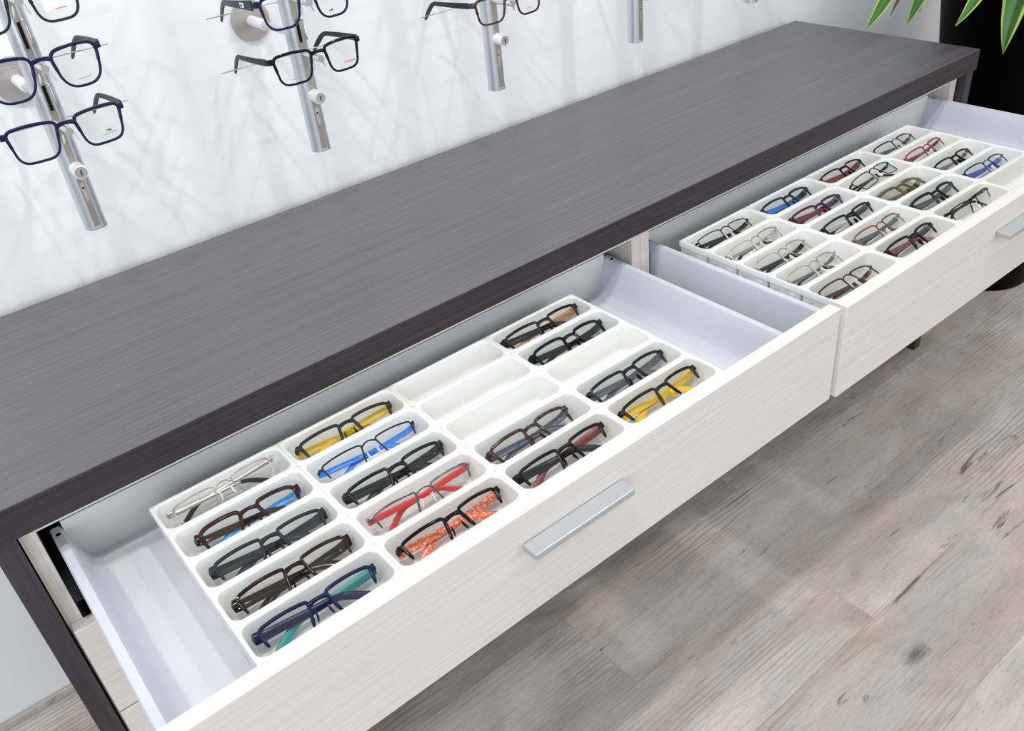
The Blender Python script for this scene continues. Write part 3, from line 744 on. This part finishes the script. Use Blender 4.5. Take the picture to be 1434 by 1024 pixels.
# eyeglasses on the rods
def hang(g, i, j, label, tilt=0):
    root, V = glasses('eyeglasses', dict(g, fold=False))
    x, z = RX[i], HZ[j]
    lh = g.get('lh', 0.04)
    # local z(front) -> -Y, local y -> Z
    R = Matrix(((1, 0, 0), (0, 0, -1), (0, 1, 0))) @ Matrix.Rotation(math.radians(g.get('roll', 0)), 3, 'Z')
    R = Matrix.Rotation(math.radians(g.get('pitch', -4)), 3, 'X') @ R
    yb = lh * g.get('by', 0.30)
    root.matrix_world = Matrix.Translation((x + g.get('dx', 0), 0.2945, z + 0.0052 - yb + 0.003)) @ R.to_4x4()
    tag(root, label, 'eyeglasses', 'eyeglasses hanging on wall rods')
WG = dict(PL, style='full', t=0.0018, d=0.0020, pm=M['padclear'], lw=0.062, lh=0.043, br=0.019, th=(0.0052, 0.0036), p=2.9, k=1.3, L=0.15, drop=0.020, ext=0.012)
DNAVY = plain((0.010, 0.012, 0.045), 0.22); NAVB = plain((0.008, 0.010, 0.05), 0.15)
hang(dict(WG, fm=DNAVY, tm=CHAR, lh=0.044, print=((1, 'LACOSTE', 0.0045, INK, 0.008, -0.0135),), emblem=(1, GRNI, 0.008, -0.0095, 0.0028), p=2.95, lw=0.064), 0, 0,
     'dark navy eyeglasses on the lowest holder, with a tiny green mark on one lens')
hang(dict(WG, fm=NAVB, tm=CHAR, lh=0.048, lw=0.062, p=2.6, print=((1, '----------', 0.0036, INK, 0.004, -0.0165),)), 0, 1,
     'navy deep-lensed eyeglasses on second-lowest holder, rod farthest from the plant')
hang(dict(WG, fm=CHAR, tm=CHAR, lh=0.047, print=((1, '-------', 0.0042, REDI, 0.006, -0.012),)), 0, 2,
     'charcoal eyeglasses with faint red lens print above a navy pair')
hang(dict(WG, fm=BLKG, tm=CHAR, lh=0.042, print=((1, 'CARRERA', 0.0050, REDI, 0.010, -0.0125), (-1, '-----------', 0.0030, INK, 0.0, -0.0155)), p=2.95), 1, 0,
     'black rectangular eyeglasses with a small red word on one lens')
hang(dict(WG, fm=NAVB, tm=plain((0.02, 0.022, 0.05), 0.3), lh=0.043, th=(0.0075, 0.0042), plaque=True, p=2.7, print=((1, '--', 0.0075, BLK, -0.004, -0.014),)), 1, 1,
     'navy blue eyeglasses with a white logo plate on the thick arm')
hang(dict(WG, fm=TORT, tm=CHAR, lh=0.039, lw=0.061, print=((1, '---------', 0.0030, INK, 0.0, -0.012),)), 2, 0,
     'tortoiseshell eyeglasses hanging on the middle wall rod')

# ------------------------------------------------------------------ potted plant
PC = (0.487, 0.104)
pt = empty('potted_dracaena', (PC[0], PC[1], 0)); tag(pt, 'dracaena with yellow-edged green leaves in a tall black tapered pot', 'plant')
rr = lambda z: 0.137 + 0.119 * z
at(pt, MB().lathe([(0.0, 0.0), (rr(0) - 0.004, 0.0), (rr(0.004), 0.004), (rr(0.5), 0.5), (rr(0.985), 0.985), (rr(1.0) - 0.003, 1.0), (rr(1.0) - 0.014, 1.0), (rr(0.97) - 0.018, 0.96), (0.0, 0.96)], PC, 64), 'pot', M['pot'], smooth=True)
at(pt, MB().lathe([(0.0, 0.955), (rr(0.97) - 0.019, 0.962), (0.12, 0.972), (0.0, 0.975)], PC, 32), 'soil', M['soil'], smooth=True)
at(pt, MB().sweep([(PC[0], PC[1], 0.96), (PC[0] + 0.01, PC[1], 1.15), (PC[0] - 0.005, PC[1] + 0.01, 1.36)], (0.02, 0.02), (0, 1, 0), False, 12), 'stem', plain((0.16, 0.11, 0.07), 0.8), smooth=True)
def leaf(base, mid, tip, width, mat=None, mid2=None):
    b, m1, t = Vector(base), Vector(mid), Vector(tip)
    m2 = Vector(mid2) if mid2 else None
    N = 18; mb = MB(); uv = []; loops = []
    pts = []
    for k in range(N + 1):
        u = k / N
        if m2: p = b * (1 - u) ** 3 + m1 * 3 * u * (1 - u) ** 2 + m2 * 3 * u * u * (1 - u) + t * u ** 3
        else: p = b * (1 - u) ** 2 + m1 * 2 * u * (1 - u) + t * u * u
        pts.append(p)
    out = Vector((t.x - PC[0], t.y - PC[1], 0)).normalized()
    side = Vector((-out.y, out.x, 0))
    me_v, me_f, me_uv = [], [], []
    C = 8
    for layer in (0, 1):
        for k, p in enumerate(pts):
            u = k / N
            tg = (pts[min(k + 1, N)] - pts[max(k - 1, 0)]).normalized()
            nrm = side.cross(tg).normalized()
            w = width * 0.5 * min(1, 0.35 + 1.6 * u) * (1 - max(0, (u - 0.62) / 0.38) ** 2.2)
            w = max(w, 0.0006)
            for c in range(C + 1):
                a = c / C * 2 - 1
                me_v.append(p + side * (a * w) + nrm * (0.18 * w * (1 - abs(a)) - (0.0009 if layer else 0) + 0.05 * w * math.sin(9 * u + 2 * a)))
                me_uv.append((c / C, u))
    n1 = (N + 1) * (C + 1)
    for k in range(N):
        for c in range(C):
            i = k * (C + 1) + c
            me_f.append((i, i + 1, i + C + 2, i + C + 1)); me_f.append((n1 + i, n1 + i + C + 1, n1 + i + C + 2, n1 + i + 1))
        for c in (0, C):
            i = k * (C + 1) + c; j = i + C + 1
            me_f.append((i, j, n1 + j, n1 + i))
    me = bpy.data.meshes.new('leaf'); me.from_pydata([tuple(v) for v in me_v], [], me_f)
    ul = me.uv_layers.new(name='UVMap')
    for l in me.loops: ul.data[l.index].uv = me_uv[l.vertex_index]
    me.polygons.foreach_set('use_smooth', [True] * len(me.polygons)); me.materials.append(mat or M['leaf'])
    o = bpy.data.objects.new('leaf', me); COL.objects.link(o); o.parent = pt; o.matrix_parent_inverse = Matrix.Translation(-Vector(pt.location))
    return o
top = (PC[0], PC[1], 1.30)
leaf((PC[0] - .02, PC[1] + .01, 1.28), (0.25, 0.16, 1.36), (-0.142, 0.20, 0.849), 0.062, mid2=(-0.02, 0.2, 0.925))
leaf((PC[0] - .02, PC[1] + .02, 1.24), (0.32, 0.18, 1.28), (0.034, 0.20, 0.822), 0.058, mid2=(0.10, 0.2, 0.90))
leaf((PC[0] - .02, PC[1] - .01, 1.26), (0.33, 0.07, 1.25), (-0.090, 0.02, 0.869), 0.046, mid2=(0.10, 0.03, 0.93))
leaf((PC[0] - .01, PC[1] - .02, 1.22), (0.36, 0.05, 1.30), (0.117, 0.0, 0.762), 0.074, mid2=(0.115, 0.0, 0.96))
leaf((PC[0] - .02, PC[1] + .00, 1.20), (0.33, 0.09, 1.18), (0.06, 0.06, 0.868), 0.036, mid2=(0.15, 0.06, 0.96))
leaf((PC[0] - .01, PC[1] + .02, 1.18), (0.36, 0.22, 1.24), (0.055, 0.26, 0.83), 0.022, M['leaf_brown'], mid2=(0.13, 0.26, 0.92))
leaf((PC[0] - .01, PC[1] + .02, 1.16), (0.40, 0.24, 1.22), (0.17, 0.25, 0.815), 0.020, M['leaf_brown'], mid2=(0.24, 0.25, 0.90))
for k in range(14):
    a = math.radians(-150 + k * 25 + random.uniform(-8, 8))
    if 150 < (math.degrees(a) % 360) < 260: continue
    R1 = random.uniform(0.30, 0.45); zt = random.uniform(0.98, 1.25)
    leaf((PC[0] + .01 * math.cos(a), PC[1] + .01 * math.sin(a), 1.26 + 0.007 * k), (PC[0] + 0.5 * R1 * math.cos(a), min(0.5, PC[1] + 0.5 * R1 * math.sin(a)), 1.55),
         (PC[0] + R1 * math.cos(a), min(0.5, PC[1] + R1 * math.sin(a)), zt), random.uniform(0.045, 0.06))
